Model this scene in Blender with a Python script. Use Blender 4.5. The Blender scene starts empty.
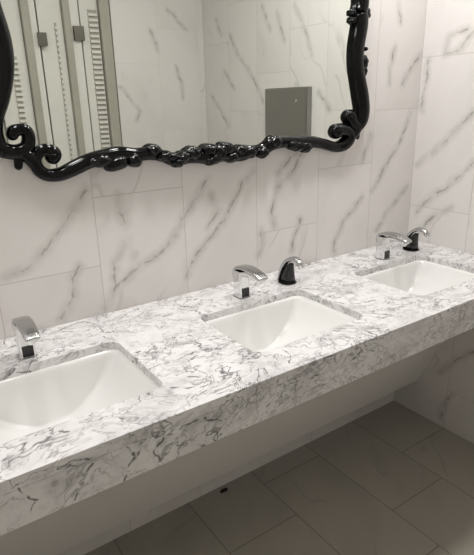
import bpy, bmesh, math, random
from mathutils import Vector, Matrix, noise
C = bpy.context.scene.collection
PI = math.pi
rnd = random.Random(7)

# ------------------------------------------------------------------ node helpers
class NB:
    """tiny wrapper that turns calls into shader nodes"""
    def __init__(s, name):
        s.m = bpy.data.materials.new(name); s.m.use_nodes = True
        s.nt = s.m.node_tree; s.nt.nodes.clear()
        s.out = s.nt.nodes.new('ShaderNodeOutputMaterial')
        s.b = s.nt.nodes.new('ShaderNodeBsdfPrincipled')
        s.nt.links.new(s.b.outputs[0], s.out.inputs[0])
    def put(s, inp, v):
        if v is None: return
        if isinstance(v, bpy.types.NodeSocket): s.nt.links.new(v, inp)
        else: inp.default_value = v
    def ma(s, op, a, b=None, c=None, clamp=False):
        n = s.nt.nodes.new('ShaderNodeMath'); n.operation = op; n.use_clamp = clamp
        s.put(n.inputs[0], a); s.put(n.inputs[1], b); s.put(n.inputs[2], c)
        return n.outputs[0]
    def vm(s, op, a, b=None, scale=None):
        n = s.nt.nodes.new('ShaderNodeVectorMath'); n.operation = op
        s.put(n.inputs[0], a); s.put(n.inputs[1], b)
        if scale is not None: s.put(n.inputs['Scale'], scale)
        return n.outputs['Value'] if op in ('DOT_PRODUCT', 'LENGTH', 'DISTANCE') else n.outputs[0]
    def pos(s):
        return s.nt.nodes.new('ShaderNodeNewGeometry').outputs['Position']
    def sep(s, v):
        n = s.nt.nodes.new('ShaderNodeSeparateXYZ'); s.put(n.inputs[0], v); return n.outputs
    def com(s, x, y, z=0.0):
        n = s.nt.nodes.new('ShaderNodeCombineXYZ')
        s.put(n.inputs[0], x); s.put(n.inputs[1], y); s.put(n.inputs[2], z); return n.outputs[0]
    def noise(s, v, scale, detail=2.0, rough=.5, dist=0.0, color=False):
        n = s.nt.nodes.new('ShaderNodeTexNoise'); s.put(n.inputs['Vector'], v)
        s.put(n.inputs['Scale'], scale); s.put(n.inputs['Detail'], detail)
        s.put(n.inputs['Roughness'], rough); s.put(n.inputs['Distortion'], dist)
        return n.outputs['Color'] if color else n.outputs[0]
    def white(s, v):
        n = s.nt.nodes.new('ShaderNodeTexWhiteNoise'); n.noise_dimensions = '3D'; s.put(n.inputs['Vector'], v)
        return n.outputs[1]
    def sm(s, v, a, b, lo=0.0, hi=1.0):
        n = s.nt.nodes.new('ShaderNodeMapRange'); n.interpolation_type = 'SMOOTHSTEP'
        s.put(n.inputs[0], v)
        for i, q in enumerate((a, b, lo, hi)): s.put(n.inputs[i+1], q)
        return n.outputs[0]
    def mix(s, f, a, b):
        n = s.nt.nodes.new('ShaderNodeMix'); n.data_type = 'RGBA'
        s.put(n.inputs[0], f); s.put(n.inputs[6], a); s.put(n.inputs[7], b); return n.outputs[2]
    def warp(s, p, scale, amt, detail=2.0):
        c = s.noise(p, scale, detail, color=True)
        d = s.vm('SCALE', s.vm('SUBTRACT', c, (.5, .5, .5)), scale=amt)
        return s.vm('ADD', p, d)
    def veindist(s, P2, lines):
        """smallest distance from the 2D point to any of the drawn vein lines"""
        best = None
        for l in lines:
            for (a, b) in zip(l[:-1], l[1:]):
                A = Vector((a[0], a[1], 0)); B = Vector((b[0], b[1], 0)); ba = B-A
                pa = s.vm('SUBTRACT', P2, tuple(A))
                h = s.ma('MULTIPLY', s.vm('DOT_PRODUCT', pa, tuple(ba/ba.length_squared)), 1.0, clamp=True)
                d = s.vm('LENGTH', s.vm('SUBTRACT', pa, s.vm('SCALE', tuple(ba), scale=h)))
                best = d if best is None else s.ma('MINIMUM', best, d)
        return best
    def bump(s, h, strength=.2, dist=.002):
        n = s.nt.nodes.new('ShaderNodeBump'); s.put(n.inputs['Height'], h)
        n.inputs['Strength'].default_value = strength; n.inputs['Distance'].default_value = dist
        s.nt.links.new(n.outputs[0], s.b.inputs['Normal'])
    def set(s, **k):
        for a, v in k.items():
            s.put(s.b.inputs[{'color': 'Base Color', 'rough': 'Roughness', 'metal': 'Metallic', 'coat': 'Coat Weight',
                              'coatr': 'Coat Roughness', 'spec': 'Specular IOR Level', 'ior': 'IOR'}[a]], v)
        return s.m

def rgb(h, *_):
    c = [int(h[i:i+2], 16)/255 for i in (0, 2, 4)]
    return tuple(((x/12.92) if x <= .04045 else ((x+.055)/1.055)**2.4) for x in c) + (1.0,)

def contour(n, f, w, mid=.5):
    """1 on the thin line where f crosses mid"""
    d = n.ma('ABSOLUTE', n.ma('SUBTRACT', f, mid))
    return n.sm(d, 0.0, w, 1.0, 0.0)

def tile_mask(n, u, v, W, u0, L, v0, shift, gw=.0011):
    """1/3-offset running bond: returns (joint mask, tile id vector)"""
    cu = n.ma('DIVIDE', n.ma('SUBTRACT', u, u0), W)
    c = n.ma('FLOOR', cu)
    du = n.ma('MULTIPLY', n.ma('PINGPONG', cu, .5), W)
    vv = n.ma('DIVIDE', n.ma('SUBTRACT', n.ma('SUBTRACT', v, v0), n.ma('MULTIPLY', c, shift)), L)
    r = n.ma('FLOOR', vv)
    dv = n.ma('MULTIPLY', n.ma('PINGPONG', vv, .5), L)
    d = n.ma('MINIMUM', du, dv)
    return n.sm(d, gw*.5, gw*1.6, 1.0, 0.0), n.com(c, r, 0.0)

def tile_marble(name, axes, W, u0, L, v0, shift, lines, base, base2, vein, grout, rough, gen_dir, gen_amt, vein_amt=1.0, gw=.0011):
    n = NB(name); P = n.pos(); s = n.sep(P); u, v = s[axes[0]], s[axes[1]]
    joint, tid = tile_mask(n, u, v, W, u0, L, v0, shift, gw)
    rc = n.white(tid)
    P2 = n.com(u, v, 0.0)
    # faint veins that differ from tile to tile, elongated along gen_dir
    ca, sa = math.cos(gen_dir), math.sin(gen_dir)
    al = n.ma('ADD', n.ma('MULTIPLY', u, ca), n.ma('MULTIPLY', v, sa))
    ac = n.ma('SUBTRACT', n.ma('MULTIPLY', v, ca), n.ma('MULTIPLY', u, sa))
    Q = n.vm('ADD', n.com(n.ma('MULTIPLY', al, .42), ac, 0.0), n.vm('SCALE', rc, scale=11.0))
    Qw = n.warp(Q, 5.0, .10, 3.0)
    f1 = n.noise(Qw, 2.6, 3.0, .55)
    g1 = contour(n, f1, .013)
    patch = n.sm(n.noise(Q, 4.5, 2.0), .50, .68)
    cloud = n.sm(n.noise(Qw, 3.2, 4.0, .6), .40, .75)
    gen = n.ma('MULTIPLY', n.ma('MULTIPLY', g1, patch), gen_amt)
    amt = gen
    if lines:
        Pw = n.warp(n.warp(P2, 16.0, .030, 3.0), 60.0, .007, 2.0)
        d = n.veindist(Pw, lines)
        wn = n.noise(P2, 14.0, 2.0)
        w = n.sm(wn, .35, .70, .0012, .0085)
        core = n.sm(n.ma('DIVIDE', d, w), .10, 1.0, .46, 0.0)
        halo = n.sm(d, 0.0, .030, .30, 0.0)
        broken = n.sm(n.noise(P2, 24.0, 3.0), .30, .58, .45, 1.0)
        ex = n.ma('MULTIPLY', n.ma('MULTIPLY', n.ma('ADD', core, halo), broken), vein_amt)
        amt = n.ma('MAXIMUM', gen, ex)
    col = n.mix(n.ma('MULTIPLY', cloud, .55), base, base2)
    col = n.mix(n.ma('MULTIPLY', amt, 1.0, clamp=True), col, vein)
    col = n.mix(joint, col, grout)
    n.bump(n.ma('SUBTRACT', 1.0, joint), .25, .0008)
    n.set(color=col, rough=n.ma('ADD', rough, n.ma('MULTIPLY', joint, .4)), spec=.5)
    return n.m

def counter_marble(name, top_lines, fas_lines):
    n = NB(name); P = n.pos(); s = n.sep(P)
    S = n.vm('MULTIPLY', P, (.80, 1.0, 1.0))
    W1 = n.warp(S, 3.0, .22, 3.0)
    W2 = n.warp(W1, 11.0, .060, 3.0)
    W3 = n.warp(W2, 38.0, .014, 2.0)
    a = contour(n, n.noise(W2, 6.0, 4.0, .60), .012)
    b = contour(n, n.noise(n.vm('ADD', W3, (3.1, 1.7, .4)), 11.5, 4.0, .60), .020)
    c = contour(n, n.noise(n.vm('ADD', W3, (7.3, 4.2, 2.4)), 24.0, 3.0, .62), .040)
    pa = n.sm(n.noise(S, 7.0, 3.0), .38, .60)
    pb = n.sm(n.noise(n.vm('ADD', S, (5., 5., 5.)), 9.0, 3.0), .34, .58)
    pc = n.sm(n.noise(n.vm('ADD', S, (9., 2., 5.)), 12.0, 3.0), .36, .58)
    cl = n.sm(n.noise(W2, 9.0, 5.0, .68), .42, .72)
    wisps = n.sm(n.noise(n.vm('ADD', W3, (1., 8., 3.)), 24.0, 5.0, .72), .48, .70)
    amt = n.ma('MAXIMUM', n.ma('MULTIPLY', n.ma('MULTIPLY', a, pa), .82), n.ma('MULTIPLY', n.ma('MULTIPLY', b, pb), .62))
    amt = n.ma('MAXIMUM', amt, n.ma('MULTIPLY', n.ma('MULTIPLY', c, pc), .36))
    Pt = n.warp(n.com(s[0], s[1], 0.0), 26.0, .030, 3.0)
    Pf = n.warp(n.com(s[0], s[2], 0.0), 26.0, .030, 3.0)
    dt = n.veindist(Pt, top_lines); df = n.veindist(Pf, fas_lines)
    top = n.sm(s[2], .8585, .8595); 
    d = n.ma('ADD', n.ma('MULTIPLY', dt, top), n.ma('MULTIPLY', df, n.ma('SUBTRACT', 1.0, top)))
    wv = n.sm(n.noise(P, 30.0, 2.0), .35, .7, .0022, .0056)
    ex = n.sm(n.ma('DIVIDE', d, wv), .2, 1.0, .82, 0.0)
    amt = n.ma('MAXIMUM', amt, ex)
    col = n.mix(n.ma('MULTIPLY', cl, .48), rgb('f0eeee'), rgb('b4b0b1'))
    col = n.mix(n.ma('MULTIPLY', wisps, .38), col, rgb('928d90'))
    col = n.mix(amt, col, rgb('453f43'))
    return n.set(color=col, rough=.12, spec=.5)

def plain(name, color, rough=.5, metal=0.0, coat=0.0, var=.04, scale=6.0, spec=.5, bumpy=0.0):
    n = NB(name); f = n.noise(n.pos(), scale, 3.0)
    dark = tuple(c*(1-var*2) for c in color[:3]) + (1.0,)
    col = n.mix(f, dark, color)
    if bumpy: n.bump(n.noise(n.pos(), 90.0, 2.0), bumpy, .002)
    return n.set(color=col, rough=rough, metal=metal, coat=coat, spec=spec)

# ------------------------------------------------------------------ mesh helpers
def obj(name, bm, mat, parent=None, smooth=False, kind=None, bevel=0, seg=2, fix=True):
    if fix: bmesh.ops.recalc_face_normals(bm, faces=bm.faces)
    me = bpy.data.meshes.new(name); bm.to_mesh(me); bm.free()
    o = bpy.data.objects.new(name, me); C.objects.link(o)
    if mat: me.materials.append(mat)
    if smooth:
        for p in me.polygons: p.use_smooth = True
    if parent: 
        o.parent = parent
        o.matrix_parent_inverse = Matrix.Identity(4)
    if kind: o['kind'] = kind
    if bevel:
        b = o.modifiers.new('bevel', 'BEVEL'); b.width = bevel; b.segments = seg; b.limit_method = 'ANGLE'; b.angle_limit = math.radians(40)
        if smooth is False:
            for p in me.polygons: p.use_smooth = True
            w = o.modifiers.new('wn', 'WEIGHTED_NORMAL'); w.keep_sharp = True
    return o
def thing(name, label, cat, loc=(0, 0, 0), rz=0, group=None):
    o = bpy.data.objects.new(name, None); C.objects.link(o); o.location = loc; o.rotation_euler = (0, 0, rz)
    o.empty_display_size = .05
    o['label'] = label; o['category'] = cat
    if group: o['group'] = group
    return o
def tag(o, label, cat, group=None):
    o['label'] = label; o['category'] = cat
    if group: o['group'] = group
    return o
def copy_tree(o, parent=None):
    c = o.copy(); C.objects.link(c)
    if parent: c.parent = parent
    for ch in list(o.children): copy_tree(ch, c)
    return c
def box(bm, x0, x1, y0, y1, z0, z1):
    vs = [bm.verts.new((x, y, z)) for x in (x0, x1) for y in (y0, y1) for z in (z0, z1)]
    for f in ((0, 1, 3, 2), (4, 6, 7, 5), (0, 4, 5, 1), (2, 3, 7, 6), (0, 2, 6, 4), (1, 5, 7, 3)):
        bm.faces.new([vs[i] for i in f])
def boxbm(*a):
    bm = bmesh.new(); box(bm, *a); return bm
def prism(pts, x0, x1, axis='x'):
    """extrude a closed 2D outline (y,z) between x0 and x1"""
    bm = bmesh.new()
    f = {'x': lambda q, t: (t, q[0], q[1]), 'y': lambda q, t: (q[0], t, q[1])}[axis]
    a = [bm.verts.new(f(q, x0)) for q in pts]; b = [bm.verts.new(f(q, x1)) for q in pts]
    bm.faces.new(a); bm.faces.new(list(reversed(b)))
    for i in range(len(pts)):
        j = (i+1) % len(pts); bm.faces.new((a[i], a[j], b[j], b[i]))
    return bm
def loft(rings, cap=True):
    bm = bmesh.new(); R_ = [[bm.verts.new(p) for p in r] for r in rings]; n = len(rings[0])
    for a, b in zip(R_[:-1], R_[1:]):
        for i in range(n):
            j = (i+1) % n; bm.faces.new((a[i], a[j], b[j], b[i]))
    if cap: bm.faces.new(list(reversed(R_[0]))); bm.faces.new(R_[-1])
    return bm
def rrect(cx, cy, hw, hd, r, z, seg=8):
    out = []
    r = min(r, hw-.001, hd-.001)
    for k, (sx, sy) in enumerate(((1, 1), (-1, 1), (-1, -1), (1, -1))):
        for i in range(seg+1):
            a = PI/2*k + PI/2*i/seg
            out.append((cx+sx*(hw-r)+r*math.cos(a), cy+sy*(hd-r)+r*math.sin(a), z))
    return out
def cyl(p, r, h, n=24, ax='z', r2=None):
    r2 = r if r2 is None else r2
    def P(a, rr, t):
        c, s = rr*math.cos(a), rr*math.sin(a)
        return {'z': (p[0]+c, p[1]+s, p[2]+t), 'y': (p[0]+c, p[1]+t, p[2]+s), 'x': (p[0]+t, p[1]+c, p[2]+s)}[ax]
    return loft([[P(2*PI*i/n, rr, t) for i in range(n)] for rr, t in ((r, 0), (r2, h))])

# frame paths (x, z, radius) and vein lines, in metres
stile_left = [(-1.6498, 1.7127, 0.0293), (-1.6417, 1.6273, 0.0313), (-1.645, 1.5646, 0.0305), (-1.6642, 1.5026, 0.0307), (-1.6833, 1.4562, 0.0283), (-1.6903, 1.4137, 0.0259), (-1.6796, 1.379, 0.0223), (-1.6601, 1.3666, 0.0199), (-1.6362, 1.3636, 0.0188), (-1.6124, 1.3734, 0.0176), (-1.6039, 1.3968, 0.0162), (-1.6087, 1.4145, 0.0161), (-1.6228, 1.4189, 0.0146), (-1.6381, 1.4147, 0.0159), (-1.6428, 1.4076, 0.0153)]
rail = [(-1.5497, 1.3444, 0.0195), (-1.5458, 1.3533, 0.0195), (-1.5603, 1.3622, 0.018), (-1.5785, 1.3621, 0.0165), (-1.593, 1.3503, 0.0164), (-1.5973, 1.33, 0.0165), (-1.5862, 1.3081, 0.0175), (-1.5642, 1.2968, 0.0168), (-1.5318, 1.2977, 0.0179), (-1.4944, 1.3105, 0.0201), (-1.45, 1.3259, 0.0203), (-1.4056, 1.3321, 0.0221), (-1.36, 1.3371, 0.0225), (-1.3139, 1.3322, 0.0198), (-1.2722, 1.3321, 0.0186), (-1.2333, 1.3233, 0.0157), (-1.2005, 1.3089, 0.0159), (-1.1769, 1.3009, 0.0161), (-1.1482, 1.3078, 0.0162), (-1.112, 1.3111, 0.0197), (-1.0566, 1.3069, 0.0234), (-0.9987, 1.3121, 0.0238), (-0.9349, 1.3075, 0.0243), (-0.8851, 1.3138, 0.0176), (-0.8468, 1.3144, 0.0214), (-0.8032, 1.3316, 0.0216), (-0.7451, 1.3348, 0.0201), (-0.6754, 1.3306, 0.0224), (-0.6174, 1.3271, 0.0209), (-0.5674, 1.3187, 0.0193), (-0.4997, 1.3016, 0.0197), (-0.4521, 1.3079, 0.0239), (-0.4237, 1.3304, 0.024), (-0.4389, 1.3552, 0.0246), (-0.4713, 1.3623, 0.0256), (-0.4947, 1.358, 0.0274)]
stile_right = [(-0.3869, 1.8205, 0.0335), (-0.3891, 1.7818, 0.0319), (-0.3955, 1.7292, 0.0302), (-0.4082, 1.6522, 0.0297), (-0.4065, 1.5911, 0.0289), (-0.3921, 1.5392, 0.0293), (-0.3745, 1.4859, 0.0309), (-0.3624, 1.4349, 0.03), (-0.3679, 1.3983, 0.0301), (-0.3856, 1.3749, 0.0261), (-0.411, 1.3852, 0.0259), (-0.4287, 1.4078, 0.0284)]
bridge_left = [(-1.6313, 1.3633, 0.0161), (-1.6089, 1.3464, 0.0191), (-1.5924, 1.3191, 0.0165)]
tab_left = [(-1.6361, 1.3561, 0.0121), (-1.638, 1.3436, 0.0121), (-1.6404, 1.3285, 0.0108)]
bridge_right = [(-0.3749, 1.38, 0.0201), (-0.3955, 1.3587, 0.0241), (-0.4158, 1.3337, 0.0201)]
tab_right = [(-0.3794, 1.3654, 0.0141), (-0.3805, 1.343, 0.0121), (-0.3797, 1.3317, 0.0101)]
orn= [(-1.2551, 1.3429, 0.0247, 0.0167), (-1.1967, 1.3181, 0.019, 0.014), (-1.1225, 1.3246, 0.0292, 0.0207), (-1.0635, 1.3297, 0.0265, 0.0195), (-1.0499, 1.3006, 0.0334, 0.018), (-0.9988, 1.3284, 0.0304, 0.0215), (-0.9801, 1.3016, 0.0307, 0.0184), (-0.9394, 1.3212, 0.0276, 0.0169), (-0.8522, 1.3085, 0.0248, 0.0209), (-0.7956, 1.3382, 0.0251, 0.0211), (-0.7187, 1.3233, 0.0221, 0.0181), (-0.6573, 1.3123, 0.0263, 0.0202), (-1.3773, 1.315, 0.0387, 0.0219), (-1.3214, 1.319, 0.0243, 0.0209), (-1.1824, 1.3004, 0.0224, 0.0157), (-1.421, 1.3241, 0.0381, 0.0172), (-1.2268, 1.3233, 0.0282, 0.0154), (-1.1587, 1.3152, 0.0257, 0.0173), (-1.0262, 1.3177, 0.0302, 0.0247), (-0.9069, 1.3124, 0.0314, 0.0205), (-0.6907, 1.318, 0.0297, 0.0182), (-0.4364, 1.7632, 0.0148, 0.0127), (-0.4347, 1.7392, 0.0149, 0.0128), (-0.3693, 1.7642, 0.0226, 0.0222), (-0.4001, 1.7574, 0.0224, 0.0275), (-0.365, 1.6462, 0.0077, 0.0076), (-0.3641, 1.6017, 0.0175, 0.0228), (-0.3643, 1.5704, 0.0137, 0.0191)]
V_BACK= [[(-1.465, 1.245), (-1.514, 1.182), (-1.582, 1.111), (-1.645, 1.053), (-1.712, 1.032)], [(-1.509, 1.026), (-1.534, 0.991), (-1.54, 0.939), (-1.584, 0.873)], [(-1.372, 1.213), (-1.374, 1.163), (-1.358, 1.133)], [(-1.365, 1.065), (-1.402, 1.017), (-1.407, 0.94), (-1.446, 0.88)], [(-1.16, 1.117), (-1.187, 1.071), (-1.242, 1.023), (-1.282, 1.007), (-1.343, 0.98), (-1.411, 0.932)], [(-0.674, 1.287), (-0.712, 1.269), (-0.758, 1.23)], [(-0.874, 1.244), (-0.917, 1.208), (-0.965, 1.137), (-1.015, 1.073), (-1.053, 1.039), (-1.101, 1.001), (-1.138, 0.963), (-1.154, 0.92)], [(-1.057, 1.232), (-1.151, 1.125)], [(-1.048, 1.182), (-1.015, 1.127), (-1.065, 1.082)], [(-0.645, 1.285), (-0.709, 1.215), (-0.767, 1.174), (-0.795, 1.086), (-0.777, 1.036)], [(-0.842, 1.026), (-0.838, 0.98), (-0.854, 0.934)], [(-0.655, 1.04), (-0.698, 0.925)], [(-0.317, 1.088), (-0.422, 1.002), (-0.466, 0.921), (-0.467, 0.879)], [(-0.038, 1.099), (-0.15, 1.006), (-0.211, 0.933)], [(-0.167, 1.803), (-0.155, 1.751)], [(-0.174, 1.658), (-0.197, 1.592), (-0.195, 1.525)], [(-0.009, 1.637), (-0.073, 1.586), (-0.11, 1.525)], [(-0.05, 1.407), (-0.096, 1.305), (-0.17, 1.22), (-0.252, 1.109)], [(-0.289, 1.33), (-0.328, 1.233)]]
V_RIGHT= [[(-0.258, 1.42), (-0.182, 1.336), (-0.122, 1.274), (-0.022, 1.193)], [(-0.284, 1.221), (-0.177, 1.115), (-0.086, 1.052), (-0.036, 0.987)], [(-0.205, 1.034), (-0.11, 0.968), (-0.052, 0.884)], [(-0.032, 1.613), (-0.026, 1.508), (-0.016, 1.421)], [(-0.313, 0.192), (-0.289, 0.137), (-0.268, 0.046)], [(-0.388, 0.434), (-0.316, 0.37), (-0.241, 0.272)], [(-0.22, 1.702), (-0.194, 1.672), (-0.162, 1.638), (-0.104, 1.629)], [(-0.104, 1.632), (-0.106, 1.668), (-0.12, 1.699), (-0.189, 1.709)], [(-1.513, 1.662), (-1.405, 1.553)], [(-1.434, 1.862), (-1.353, 1.743), (-1.207, 1.616), (-1.107, 1.474)], [(-0.832, 1.939), (-0.733, 1.787), (-0.693, 1.685)], [(-0.977, 1.921), (-0.917, 1.782)], [(-1.587, 1.964), (-1.535, 1.873)], [(-0.642, 1.511), (-0.551, 1.423)], [(-1.109, 1.979), (-1.038, 1.845)], [(-1.668, 1.521), (-1.485, 1.332)]]
V_OPP= [[(-0.248, 2.027), (-0.127, 1.919)], [(-0.215, 1.703), (-0.179, 1.582), (-0.176, 1.507)], [(-0.612, 1.583), (-0.493, 1.434), (-0.518, 1.38)], [(-0.382, 1.907), (-0.336, 1.795)]]
V_TOP= [[(-1.488, -0.037), (-1.499, -0.075), (-1.513, -0.151), (-1.543, -0.223)], [(-1.174, -0.517), (-1.175, -0.562), (-1.209, -0.596), (-1.241, -0.609)], [(-1.361, -0.399), (-1.439, -0.408), (-1.521, -0.409)], [(-1.603, -0.039), (-1.537, -0.018), (-1.498, -0.048)], [(-1.5, -0.437), (-1.511, -0.503), (-1.468, -0.544), (-1.425, -0.563)], [(-1.459, -0.48), (-1.398, -0.541), (-1.321, -0.554)], [(-1.639, -0.551), (-1.622, -0.588), (-1.632, -0.623)], [(-1.826, -0.532), (-1.773, -0.511), (-1.735, -0.548)], [(-0.827, -0.347), (-0.809, -0.416), (-0.715, -0.435)]]
V_FAS= [[(-1.55, 0.823), (-1.525, 0.825), (-1.462, 0.812), (-1.411, 0.798)], [(-1.355, 0.802), (-1.311, 0.763), (-1.288, 0.795)], [(-1.65, 0.83), (-1.631, 0.798)], [(-1.759, 0.846), (-1.722, 0.834), (-1.691, 0.837)], [(-1.573, 0.82), (-1.587, 0.79), (-1.58, 0.766)], [(-1.851, 0.829), (-1.83, 0.796), (-1.844, 0.758)], [(-1.02, 0.815), (-0.976, 0.836), (-0.902, 0.807)], [(-1.108, 0.812), (-1.151, 0.818), (-1.184, 0.815), (-1.21, 0.805)], [(-1.401, 0.751), (-1.437, 0.748)], [(-1.3, 0.771), (-1.373, 0.753)], [(-1.467, 0.818), (-1.534, 0.821), (-1.549, 0.802)], [(-1.719, 0.827), (-1.739, 0.795), (-1.759, 0.758)], [(-1.621, 0.81), (-1.651, 0.775), (-1.666, 0.753)]]
LP = 14.0; EXPO = -1.1

# ------------------------------------------------------------------ materials
WB = rgb('e9e5e2'); WB2 = rgb('d9d5d1'); VN = rgb('8c8780'); GR = rgb('c4bfba')
m_back = tile_marble('marble_tile_back', (0, 2), .2945, -.565, .612, 1.223, .205, V_BACK, WB, WB2, VN, GR, .13, math.radians(58), .26)
m_right = tile_marble('marble_tile_right', (1, 2), .29, 0.0, .612, 1.832, .205, V_RIGHT, WB, WB2, VN, GR, .13, math.radians(122), .30)
m_opp = tile_marble('marble_tile_opposite', (0, 2), .2945, -.63, .612, 1.10, .205, V_OPP, WB, WB2, VN, rgb('d6d2cd'), .16, math.radians(122), .36)
m_floor = tile_marble('stone_tile_floor', (0, 1), .303, 0.0, .60, -.093, .2, [], rgb('b2ada3'), rgb('9f9a90'), rgb('7c766c'), rgb('827c72'), .28, math.radians(50), .30, gw=.0016)
m_left = tile_marble('marble_tile_left', (1, 2), .29, 0.0, .612, 1.832, .205, [], WB, WB2, VN, GR, .16, math.radians(122), .4)
m_counter = counter_marble('veined_countertop_marble', V_TOP, V_FAS)
m_ceil = plain('ceiling_paint', rgb('e6e3dc'), .8)
m_panel = plain('warm_white_laminate', rgb('efece8'), .45, scale=2.0)
m_porc = plain('white_porcelain', rgb('f3f2f0'), .12, coat=.2, var=.01)
m_chrome = plain('polished_chrome', (.80, .80, .80, 1), .07, 1.0, var=.01)
m_satin = plain('satin_chrome', (.52, .52, .52, 1), .24, 1.0, var=.01)
m_black = plain('black_plastic', (.010, .010, .011, 1), .18, var=.02)
m_frame = plain('glossy_black_lacquer', (.003, .003, .0035, 1), .10, spec=.22, coat=0.0, var=.05, scale=30)
m_orn = plain('glossy_black_carving', (.003, .003, .0035, 1), .11, spec=.26, var=.05, scale=30, bumpy=.3)
m_mirror = plain('silvered_glass', (.80, .825, .785, 1), .006, 1.0, var=0.0)
m_door = plain('stall_laminate', rgb('ebe9e2'), .4)
m_jamb = plain('stall_jamb_stone', rgb('b9b5a9'), .35, var=.10, scale=9)
m_steel = plain('brushed_steel', (.36, .355, .34, 1), .36, 1.0, var=.03, scale=20)
m_dark = plain('gap_shade_and_backing', (.06, .055, .05, 1), .6)  # near-black: painted shade in the door gaps, also the mirror's backing board
m_bronze = plain('dark_metal_hinge', (.16, .15, .13, 1), .35, 1.0)
m_debris = plain('dark_debris', (.012, .011, .010, 1), .7)

# ------------------------------------------------------------------ room shell
ZC = .86; XL = -2.75; YF = -1.75; HC = 2.55
obj('floor', boxbm(XL-.1, .1, YF-.25, .1, -.08, 0), m_floor, kind='structure')
obj('ceiling', boxbm(XL-.1, .1, YF-.25, .1, HC, HC+.08), m_ceil, kind='structure')
obj('wall_back', boxbm(XL-.1, .1, 0, .1, 0, HC), m_back, kind='structure')
obj('wall_right', boxbm(0, .1, YF-.25, 0, 0, HC), m_right, kind='structure')
obj('wall_left', boxbm(XL-.1, XL, YF-.25, 0, 0, HC), m_left, kind='structure')
bm = boxbm(-.63, 0, YF-.25, YF, 0, HC)
obj('wall_front', bm, m_opp, kind='structure')
obj('wall_stall_back', boxbm(XL, -.63, YF-.25, YF-.10, 0, HC), m_left, kind='structure')

# stone piers and door leaves of the row facing the mirror
def pier(x0, x1, label, front=YF):
    t = tag(obj('stone_pier', boxbm(x0, x1, YF-.10, front, 0, HC-.25), m_jamb, bevel=.002), label, 'pier')
def stall_door(x0, x1, zt, hinge, ladder, label, lad_rungs=True):
    """door leaf with slotted strip; ladder = (x0, x1, top); hinge = (x0, x1, z0, z1)"""
    t = thing('stall_door', label, 'door', ((x0+x1)/2, YF-.05, 0))
    cx = (x0+x1)/2; cy = YF-.05
    obj('door_leaf', boxbm(x0-cx, x1-cx, -.02, .02, .01, zt), m_door, t, bevel=.0015)
    if ladder:
        a, b, top = ladder
        st = obj('slotted_strip', boxbm(a-cx, b-cx, .0202, .0222, .3, top), m_jamb, t)
        bm = bmesh.new(); z = top-.02
        while z > .32:
            box(bm, a-cx, b-cx, .0223, .034, z-.014, z)
            z -= .0285
        obj('slat_row', bm, m_door, st, bevel=0)
    if hinge:
        a, b, z0, z1 = hinge
        bmh = boxbm(max(a, x0+.001)-cx, b-cx, .0202, .062, z0, z1)
        if a < x0: box(bmh, a-cx, x0+.001-cx, .0385, .062, z0, z1)
        obj('hinge_plate', bmh, m_bronze, t)
    return t
def gap_shade(x0, x1, label):  # solid dark strip stands in for the shade inside an open gap
    tag(obj('shadow_gap_strip', boxbm(x0, x1, YF-.10, YF-.045, 0, HC-.25), m_dark), label, 'gap strip')
pier(-.695, -.636, 'stone pier beside the smooth marble wall opposite the mirror')
stall_door(-.806, -.698, HC-.25, (-.862, -.808, 1.830, 1.905), (-.760, -.705, 2.00), 'white stall door with wide slotted strip nearest the marble wall, seen in mirror')
gap_shade(-.8185, -.8065, 'dark gap between white slotted door and narrow grey pier')
pier(-.910, -.872, 'narrow grey stone pier between two stall doors, next to a white post')
tag(obj('white_post', boxbm(-.870, -.8185, YF-.10, YF-.012, 0, HC-.25), m_door, bevel=.002), 'narrow white post with dark hinge plate beside wide slotted door', 'post')
stall_door(-1.046, -.912, HC-.25, (-1.066, -1.020, 1.795, 1.862), (-.960, -.948, 1.92), 'white stall door with thin slotted strip, middle one seen in mirror')
gap_shade(-1.058, -1.047, 'dark gap beside the middle white stall door')
pier(-1.135, -1.094, 'grey stone pier between the middle and left stall doors')
tag(obj('white_post', boxbm(-1.092, -1.0585, YF-.10, YF-.012, 0, HC-.25), m_door, bevel=.002), 'narrow white post beside the middle stall door, seen in mirror', 'post')
stall_door(-1.30, -1.138, HC-.25, None, (-1.222, -1.188, 1.74), 'white stall door with slotted strip beside the left scroll of the mirror')
gap_shade(-1.312, -1.3015, 'dark gap beside the leftmost mirrored stall door')
pier(-1.42, -1.3125, 'grey stone pier left of the leftmost mirrored stall door')
stall_door(-2.10, -1.422, HC-.25, None, None, 'wide plain white stall door behind the viewer')
pier(-2.2, -2.102, 'grey stone pier beyond the wide plain stall door')
stall_door(XL+.01, -2.202, HC-.25, None, None, 'plain white stall door nearest the left wall')
obj('trim_1', boxbm(XL, -.63, YF-.10, YF, HC-.25, HC), m_ceil, kind='structure')

# steel cabinet on the right wall, seen in the mirror
t = thing('paper_towel_cabinet', 'flat grey steel towel cabinet on the right wall, reflected in mirror', 'dispenser', (0, -.863, 1.10))
obj('cabinet_body', boxbm(-.035, -.0005, -.178, .178, 0, .44), m_steel, t, bevel=.004)
obj('door_panel', boxbm(-.040, -.0355, -.174, .174, .004, .436), m_steel, t, bevel=.002)
obj('lock', cyl((-.0455, .10, .37), .007, .005, ax='x'), m_chrome, t, smooth=False)

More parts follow.
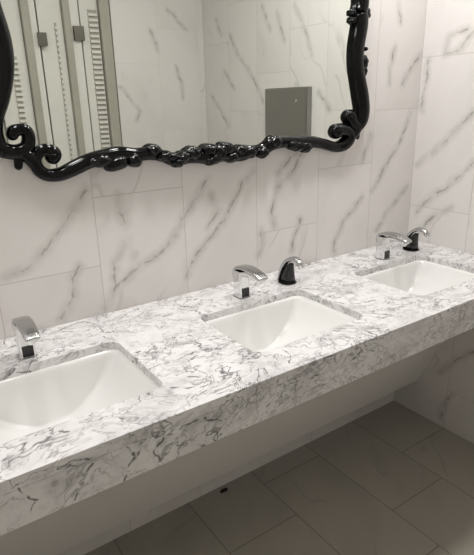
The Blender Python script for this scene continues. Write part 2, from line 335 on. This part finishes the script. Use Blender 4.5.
# ------------------------------------------------------------------ vanity counter
D = .6205; TH = .028; AZ = ZC-.107
SINKS = [(-1.702, .203), (-1.035, .203), (-.372, .203)]
SY = -.354; SHD = .152
cnt = thing('vanity_counter', 'long white and grey veined marble counter with deep front under the mirror', 'counter', (0, 0, 0))
def slab_with_holes():
    bm = bmesh.new(); edges = []
    def loop(pts):
        vs = [bm.verts.new(p) for p in pts]
        for i in range(len(vs)): edges.append(bm.edges.new((vs[i], vs[(i+1) % len(vs)])))
    x0, x1, y0, y1 = XL+.001, -.001, -D, -.001
    loop([(x0, y0, ZC), (x1, y0, ZC), (x1, y1, ZC), (x0, y1, ZC)])
    for cx, hw in SINKS: loop(rrect(cx, SY, hw, SHD, .030, ZC))
    bmesh.ops.triangle_fill(bm, use_beauty=True, use_dissolve=False, edges=edges)
    for f in bm.faces:
        if f.normal.z < 0: f.normal_flip()
    g = bmesh.ops.extrude_face_region(bm, geom=list(bm.faces))
    bmesh.ops.translate(bm, verts=[v for v in g['geom'] if isinstance(v, bmesh.types.BMVert)], vec=(0, 0, -TH))
    return bm
obj('countertop', slab_with_holes(), m_counter, cnt, bevel=.0016)
obj('front_apron', boxbm(XL+.001, -.001, -D, -D+.02, AZ, ZC-TH-.0002), m_counter, cnt)
pan = [(-D+.0205, ZC-TH-.002), (-D+.0205, .7575), (-.2575, .457), (-.1349, .1836), (-.122, .1836), (-.2475, .467), (-.590, .772), (-.590, ZC-TH-.002)]
obj('sloping_skirt_panel', prism(pan, XL+.001, -.001), m_panel, cnt)

# ------------------------------------------------------------------ basins
def basin(cx, hw, label):
    t = thing('undermount_basin', label, 'sink', (cx, SY, ZC-TH-.16), group='undermount basins in the counter')
    z0 = .16-.0004
    prof = [(-.012, -.012, 0, .040), (.001, .001, 0, .031), (.005, .003, -.006, .030), (.018, .006, -.028, .028), (.038, .011, -.056, .026),
            (.066, .017, -.086, .024), (.100, .025, -.112, .022), (.135, .033, -.129, .020), (.168, .042, -.138, .018), (.180, .10, -.142, .012)]
    rings = [rrect(0, 0, hw-ix, SHD-iy, r, z0+dz, 10) for ix, iy, dz, r in prof]
    bmm = loft(rings, cap=False)
    bmesh.ops.contextual_create(bmm, geom=[e for e in bmm.edges if e.is_boundary and all(abs(v.co.z-(z0-.142)) < 1e-5 for v in e.verts)])
    for f in bmm.faces:
        f.smooth = True
    b = obj('bowl', bmm, m_porc, t, smooth=True, fix=False)
    so = b.modifiers.new('thick', 'SOLIDIFY'); so.thickness = .007; so.offset = 1 ; so.use_even_offset = False
    sb = b.modifiers.new('sub', 'SUBSURF'); sb.levels = 1; sb.render_levels = 2
    obj('drain', cyl((0, 0, z0-.1422), .022, .003, r2=.019), m_chrome, t)
    return t
basin(*SINKS[0], 'white rectangular basin at the left, below the leftmost faucet')
basin(*SINKS[1], 'white rectangular basin in the middle of the three')
basin(*SINKS[2], 'white rectangular basin nearest the right wall')

# ------------------------------------------------------------------ sensor faucets
def smooth_pts(pts, k=6):
    """Catmull-Rom through open control points"""
    out = []; n = len(pts)
    for i in range(n-1):
        p0, p1, p2, p3 = pts[max(i-1, 0)], pts[i], pts[i+1], pts[min(i+2, n-1)]
        for j in range(k):
            t = j/k
            out.append(tuple(.5*((2*b)+(-a+c)*t+(2*a-5*b+4*c-d)*t*t+(-a+3*b-3*c+d)*t**3) for a, b, c, d in zip(p0, p1, p2, p3)))
    out.append(pts[-1]); return out
def sweep(pts, sec, n=24, ex=2.6):
    """sweep a super-ellipse section along points (y, z); sec(i, t) -> half width x, half height"""
    rings = []
    for i, (y, z) in enumerate(pts):
        a = pts[max(i-1, 0)]; b = pts[min(i+1, len(pts)-1)]
        tx, tz = b[0]-a[0], b[1]-a[1]; l = math.hypot(tx, tz) or 1; nx, nz = -tz/l, tx/l
        w, h = sec(i/(len(pts)-1)); r = []
        for k in range(n):
            q = 2*PI*k/n; c, s = math.cos(q), math.sin(q)
            cc = math.copysign(abs(c)**(2/ex), c); ss = math.copysign(abs(s)**(2/ex), s)
            r.append((w*cc, y+nx*h*ss, z+nz*h*ss))
        rings.append(r)
    return loft(rings)
def lerp_tab(tab, t):
    for (a, *va), (b, *vb) in zip(tab[:-1], tab[1:]):
        if t <= b:
            k = (t-a)/(b-a) if b > a else 0
            k = k*k*(3-2*k)
            return [x+(y-x)*k for x, y in zip(va, vb)]
    return tab[-1][1:]
def faucet(x, y, rz, label):
    t = thing('sensor_faucet', label, 'faucet', (x, y, ZC), rz, group='chrome sensor faucets on the counter')
    obj('base_plate', loft([rrect(0, 0, .0232, .0242, .009, .0003), rrect(0, 0, .0232, .0242, .009, .002), rrect(0, 0, .0215, .0225, .008, .003)]), m_satin, t)
    # upright column, slightly tapering upward
    col = loft([rrect(0, 0, .0205, .0215, .007, .0031), rrect(0, 0, .0202, .0212, .007, .05), rrect(0, .0005, .0196, .0205, .007, .084), rrect(0, .001, .019, .020, .007, .092)])
    obj('column', col, m_chrome, t, bevel=.001)
    # curved cap that runs over the column and out as the spout
    path = smooth_pts([(.0215, .066), (.0210, .084), (.011, .0985), (-.014, .1055), (-.046, .1072), (-.082, .1035), (-.112, .0955), (-.123, .0910)], 5)
    tab = [(0, .0190, .0012), (.12, .0205, .0035), (.30, .0212, .0060), (.55, .0208, .0070), (.8, .0195, .0066), (.95, .0172, .0050), (1, .014, .0025)]
    obj('spout', sweep(path, lambda q: lerp_tab(tab, q), 28, 3.2), m_satin, t, smooth=True)
    # bright underside shell and outlet
    path = smooth_pts([(-.014, .086), (-.034, .0925), (-.062, .0945), (-.090, .0900), (-.113, .0840)], 5)
    tab = [(0, .0170, .006), (.3, .0175, .007), (.8, .0160, .0070), (1, .0125, .004)]
    obj('spout_underside', sweep(path, lambda q: lerp_tab(tab, q), 24, 2.6), m_chrome, t, smooth=True)
    o = cyl((0, -.099, .0725), .0090, .014, r2=.0100)
    noz = obj('outlet', o, m_chrome, t, bevel=.001)
    obj('sensor_window', loft([[(q[0], -.0213-d, q[1]+.0205) for q in [(p[0], p[1]) for p in rrect(0, 0, .0140, .0150, .002, 0, 3)]] for d in (0, .0022)]), m_black, t)
    return t
faucet(-1.720, -.148, math.radians(-1), 'chrome sensor faucet at the left basin')
faucet(-1.032, -.143, 0, 'chrome sensor faucet behind the middle basin')
faucet(-.337, -.143, 0, 'chrome sensor faucet behind the right basin')

def soap(x, y, rz, label):
    t = thing('soap_dispenser', label, 'soap dispenser', (x, y, ZC), rz, group='chrome and black soap dispensers')
    obj('base_ring', loft([rrect(0, 0, .0300, .0320, .026, .0003), rrect(0, 0, .0300, .0320, .026, .0035), rrect(0, 0, .0275, .0295, .024, .005)]), m_black, t, bevel=.0006)
    obj('front_cover', loft([rrect(0, -.003, .0235, .0255, .019, .0051), rrect(0, -.005, .0200, .0215, .016, .028), rrect(0, -.010, .0155, .0170, .013, .050), rrect(0, -.016, .0105, .0120, .009, .066), rrect(0, -.022, .006, .008, .006, .076)]), m_black, t, smooth=True)
    path = smooth_pts([(.0280, .006), (.0240, .028), (.0140, .056), (-.002, .079), (-.024, .0925), (-.046, .0950), (-.064, .0885), (-.074, .0795)], 6)
    tab = [(0, .0240, .0060), (.2, .0225, .0068), (.45, .0185, .0080), (.7, .0135, .0085), (.9, .0120, .0095), (1, .0110, .0090)]
    obj('neck', sweep(path, lambda q: lerp_tab(tab, q), 24, 2.3), m_satin, t, smooth=True)
    p2 = [(-.065, .0850), (-.077, .0745), (-.0805, .0705)]
    obj('nozzle', sweep(p2, lambda q: (.0118-.002*q, .0110-.002*q), 20, 2), m_chrome, t, smooth=True)
    return t
soap(-.823, -.128, 0, 'black and chrome soap dispenser between middle and right basins')
soap(-.147, -.135, 0, 'black and chrome soap dispenser in the corner by the right wall')

# ------------------------------------------------------------------ ornate mirror
FY = -.017
mir = thing('ornate_wall_mirror', 'large mirror in a glossy black carved scrollwork frame on marble wall', 'mirror', (-1.0, 0, 1.30))
OX, OZ = -1.0, 1.30; ZM = 1.765
def flipz(pts): return [(x, 2*ZM-z, *r) for x, z, *r in pts]
def tube(name, pts, mat=None, flat=.95, flute=0.0, k=5, n=28, y=FY, capa=True, capb=True, parent=None):
    P = smooth_pts(pts, k); rings = []; N = len(P)
    # rounded ends
    ext = []
    def dirn(a, b):
        dx, dz = a[0]-b[0], a[1]-b[1]; l = math.hypot(dx, dz) or 1; return dx/l, dz/l
    full = [(x, z, r) for x, z, r in P]
    if capa:
        d = dirn(P[0], P[1]); r = P[0][2]
        full = [(P[0][0]+d[0]*r*math.sin(a), P[0][1]+d[1]*r*math.sin(a), max(r*math.cos(a), r*.04)) for a in (1.53, 1.2, .8, .4)] + full
    if capb:
        d = dirn(P[-1], P[-2]); r = P[-1][2]
        full += [(P[-1][0]+d[0]*r*math.sin(a), P[-1][1]+d[1]*r*math.sin(a), max(r*math.cos(a), r*.04)) for a in (.4, .8, 1.2, 1.53)]
    for i, (x, z, r) in enumerate(full):
        a = full[max(i-1, 0)]; b = full[min(i+1, len(full)-1)]
        tx, tz = b[0]-a[0], b[1]-a[1]; l = math.hypot(tx, tz) or 1; nx, nz = -tz/l, tx/l
        ring = []
        for q in range(n):
            t = 2*PI*q/n; rr = r*(1+flute*math.cos(7*t))
            ring.append((x-OX+nx*rr*math.cos(t), min(y+rr*flat*math.sin(t), -.0008), z-OZ+nz*rr*math.cos(t)))
        rings.append(ring)
    o = obj(name, loft(rings), mat or m_frame, parent or mir, smooth=True)
    return o
def shell(x, z, rx, rz_, ry=.022, y=FY-.006, lobes=7, amp=.13, ph=0.0, ang=0.0):
    bm = bmesh.new(); nu, nv = 42, 14; rings = []
    for j in range(1, nv):
        th = PI*j/nv; ring = []
        for i in range(nu):
            a = 2*PI*i/nu
            m = 1+amp*math.cos(lobes*a+ph)*math.sin(th)**1.5
            px, pz = rx*math.sin(th)*math.cos(a)*m, rz_*math.sin(th)*math.sin(a)*m
            ca, sa = math.cos(ang), math.sin(ang)
            ring.append((x-OX+px*ca-pz*sa, min(y-ry*math.cos(th)*(1+.10*math.cos(lobes*a+ph)*math.sin(th)), -.0009), z-OZ+px*sa+pz*ca))
        rings.append(ring)
    return obj('leaf_carving', loft(rings), m_orn, mir, smooth=True)
NB_ = 21
SL = stile_left[1:]; SR = stile_right[2:]
mid_l = [(-1.652, ZM+.0, .029)]
mid_r = [(-.4045, ZM+.0, .031)]
for fl in (False, True):
    F = flipz if fl else (lambda p: p)
    L = [(-1.655, ZM-.001, .0295), (-1.653, 1.71, .0295)] + SL
    tube('side_stile', F(L), flute=.02, capa=False)
    R2 = [(-.4035, ZM-.001, .031)] + SR
    tube('side_stile', F(R2), flute=.02, capa=False)
    tube('scroll_rail', F(rail), flute=.02)
    tube('scroll_bridge', F(bridge_left)); tube('scroll_tab', F(tab_left), flat=.6)
    tube('scroll_bridge', F(bridge_right)); tube('scroll_tab', F(tab_right), flat=.6)
    for i, (x, z, a, b) in enumerate(orn[:NB_]):
        z2 = 2*ZM-z if fl else z
        shell(x, z2, a*1.08, b*1.06, ry=.020+.3*b, lobes=4+i % 3, ph=i*1.3, amp=.03, ang=((i*37) % 30-15)*PI/180)
    for i, (x, z, a, b) in enumerate(orn[NB_:]):
        if fl and i < 4: continue
        z2 = 2*ZM-z if fl else z
        shell(x, z2, a, b, ry=.016, lobes=5, ph=i, amp=.10, y=FY)
        shell(2*-1.03-x, z2, a, b, ry=.016, lobes=5, ph=i, amp=.10, y=FY)
# glass outline follows the middle of the frame members
bot = [(-1.665, 1.50), (-1.69, 1.43), (-1.66, 1.368), (-1.612, 1.372), (-1.60, 1.33), (-1.575, 1.300)] + [(x, z) for x, z, r in rail[8:32]] + [(-.452, 1.318), (-.425, 1.352), (-.392, 1.385), (-.378, 1.425), (-.39, 1.49), (-.408, 1.54), (-.42, 1.60), (-.42, 1.65), (-.405, 1.72)]
lft = [(-1.652, ZM), (-1.645, 1.63), (-1.648, 1.565)]
up = [(x, 2*ZM-z) for x, z in reversed(bot)]
poly = lft+bot+[(-.4035, ZM)]+up+[(x, 2*ZM-z) for x, z in reversed(lft[1:])]
poly = [(x-OX, z-OZ) for x, z in poly]
obj('mirror_glass', prism([(x, z) for x, z in poly], -.012, -.006, 'y'), m_mirror, mir)
# backing board between glass and wall
obj('backing_board', prism([(x*.985, .465+(z-.465)*.985) for x, z in poly], -.0058, -.0005, 'y'), m_dark, mir)

# small dark scrap on the floor below the counter
bm = bmesh.new(); bmesh.ops.create_icosphere(bm, subdivisions=3, radius=1)
for v in bm.verts:
    k = 1+.25*noise.noise(v.co*2.3)
    v.co = Vector((v.co.x*.017*k, v.co.y*.008*k, max(v.co.z, -.55)*.006*k+.0034))
o = obj('floor_scrap', bm, m_debris, None, smooth=True); o.location = (-1.062, -.03, 0)
tag(o, 'tiny dark scrap lying on the floor under the counter', 'debris')

# ------------------------------------------------------------------ ceiling downlights
def emis(name, col, st):
    m = bpy.data.materials.new(name); m.use_nodes = True; nt = m.node_tree; nt.nodes.clear()
    e = nt.nodes.new('ShaderNodeEmission'); o = nt.nodes.new('ShaderNodeOutputMaterial')
    e.inputs[0].default_value = col; e.inputs[1].default_value = st; nt.links.new(e.outputs[0], o.inputs[0]); return m
def area(name, x, y, size, power, col=(1, .993, .98)):
    l = bpy.data.lights.new(name, 'AREA'); l.shape = 'DISK'; l.size = size; l.energy = power; l.color = col
    o = bpy.data.objects.new(name, l); C.objects.link(o); o.location = (x, y, HC-.022)
    return o
m_ring = plain('white_lamp_ring', rgb('eeeeea'), .5)
m_lens = emis('lamp_lens', (1, .93, .84, 1), 6.0)
LAMPS = [(-2.25, -.37), (-1.65, -.37), (-1.05, -.37), (-.45, -.37)]
def downlight(x, y, label):
    t = thing('ceiling_downlight', label, 'ceiling light', (x, y, HC-.02), group='recessed ceiling downlights above the counter')
    bm = bmesh.new(); n = 40
    prof = [(.125, .0198), (.125, .012), (.118, .006), (.104, .010), (.104, .0198)]
    R_ = [[bm.verts.new((r*math.cos(2*PI*i/n), r*math.sin(2*PI*i/n), z)) for i in range(n)] for r, z in prof]
    for a, b in zip(R_, R_[1:]+R_[:1]):
        for i in range(n):
            j = (i+1) % n; bm.faces.new((a[i], a[j], b[j], b[i]))
    obj('trim_ring', bm, m_ring, t, smooth=True)
    obj('lamp_lens', cyl((0, 0, .015), .1035, .004, 32), m_lens, t)
names = ['ceiling downlight farthest left above the counter', 'ceiling downlight above the left basin', 'ceiling downlight above the middle basin', 'ceiling downlight nearest the right wall']
for (x, y), nm in zip(LAMPS, names):
    downlight(x, y, nm); area('lamp_light', x, y, .20, LP*(.55 if x < -2 else .85 if x < -1.5 else 1 if x < -1 else 1.25))

w = bpy.data.worlds.new('world'); bpy.context.scene.world = w; w.use_nodes = True
w.node_tree.nodes['Background'].inputs[0].default_value = (.9, .92, 1, 1)
w.node_tree.nodes['Background'].inputs[1].default_value = .05

# ------------------------------------------------------------------ camera
cam = bpy.data.cameras.new('camera'); co = bpy.data.objects.new('camera', cam); C.objects.link(co)
cam.sensor_fit = 'VERTICAL'; cam.sensor_height = 24; cam.lens = 24*515.9/555; cam.clip_start = .02
r = Vector((.82231214, -.56850906, -.0244989)); u = Vector((.20198478, .25136684, .94658167)); f = Vector((.53198205, .783334, -.32153218))
M = Matrix((r, u, -f)).transposed().to_4x4(); M.translation = (-1.9448923, -1.4615143, 1.4712160)
co.matrix_world = M
sc = bpy.context.scene; sc.camera = co
sc.view_settings.view_transform = 'Standard'; sc.view_settings.look = 'None'; sc.view_settings.gamma = 1
sc.view_settings.use_curve_mapping = False
sc.view_settings.exposure = EXPO
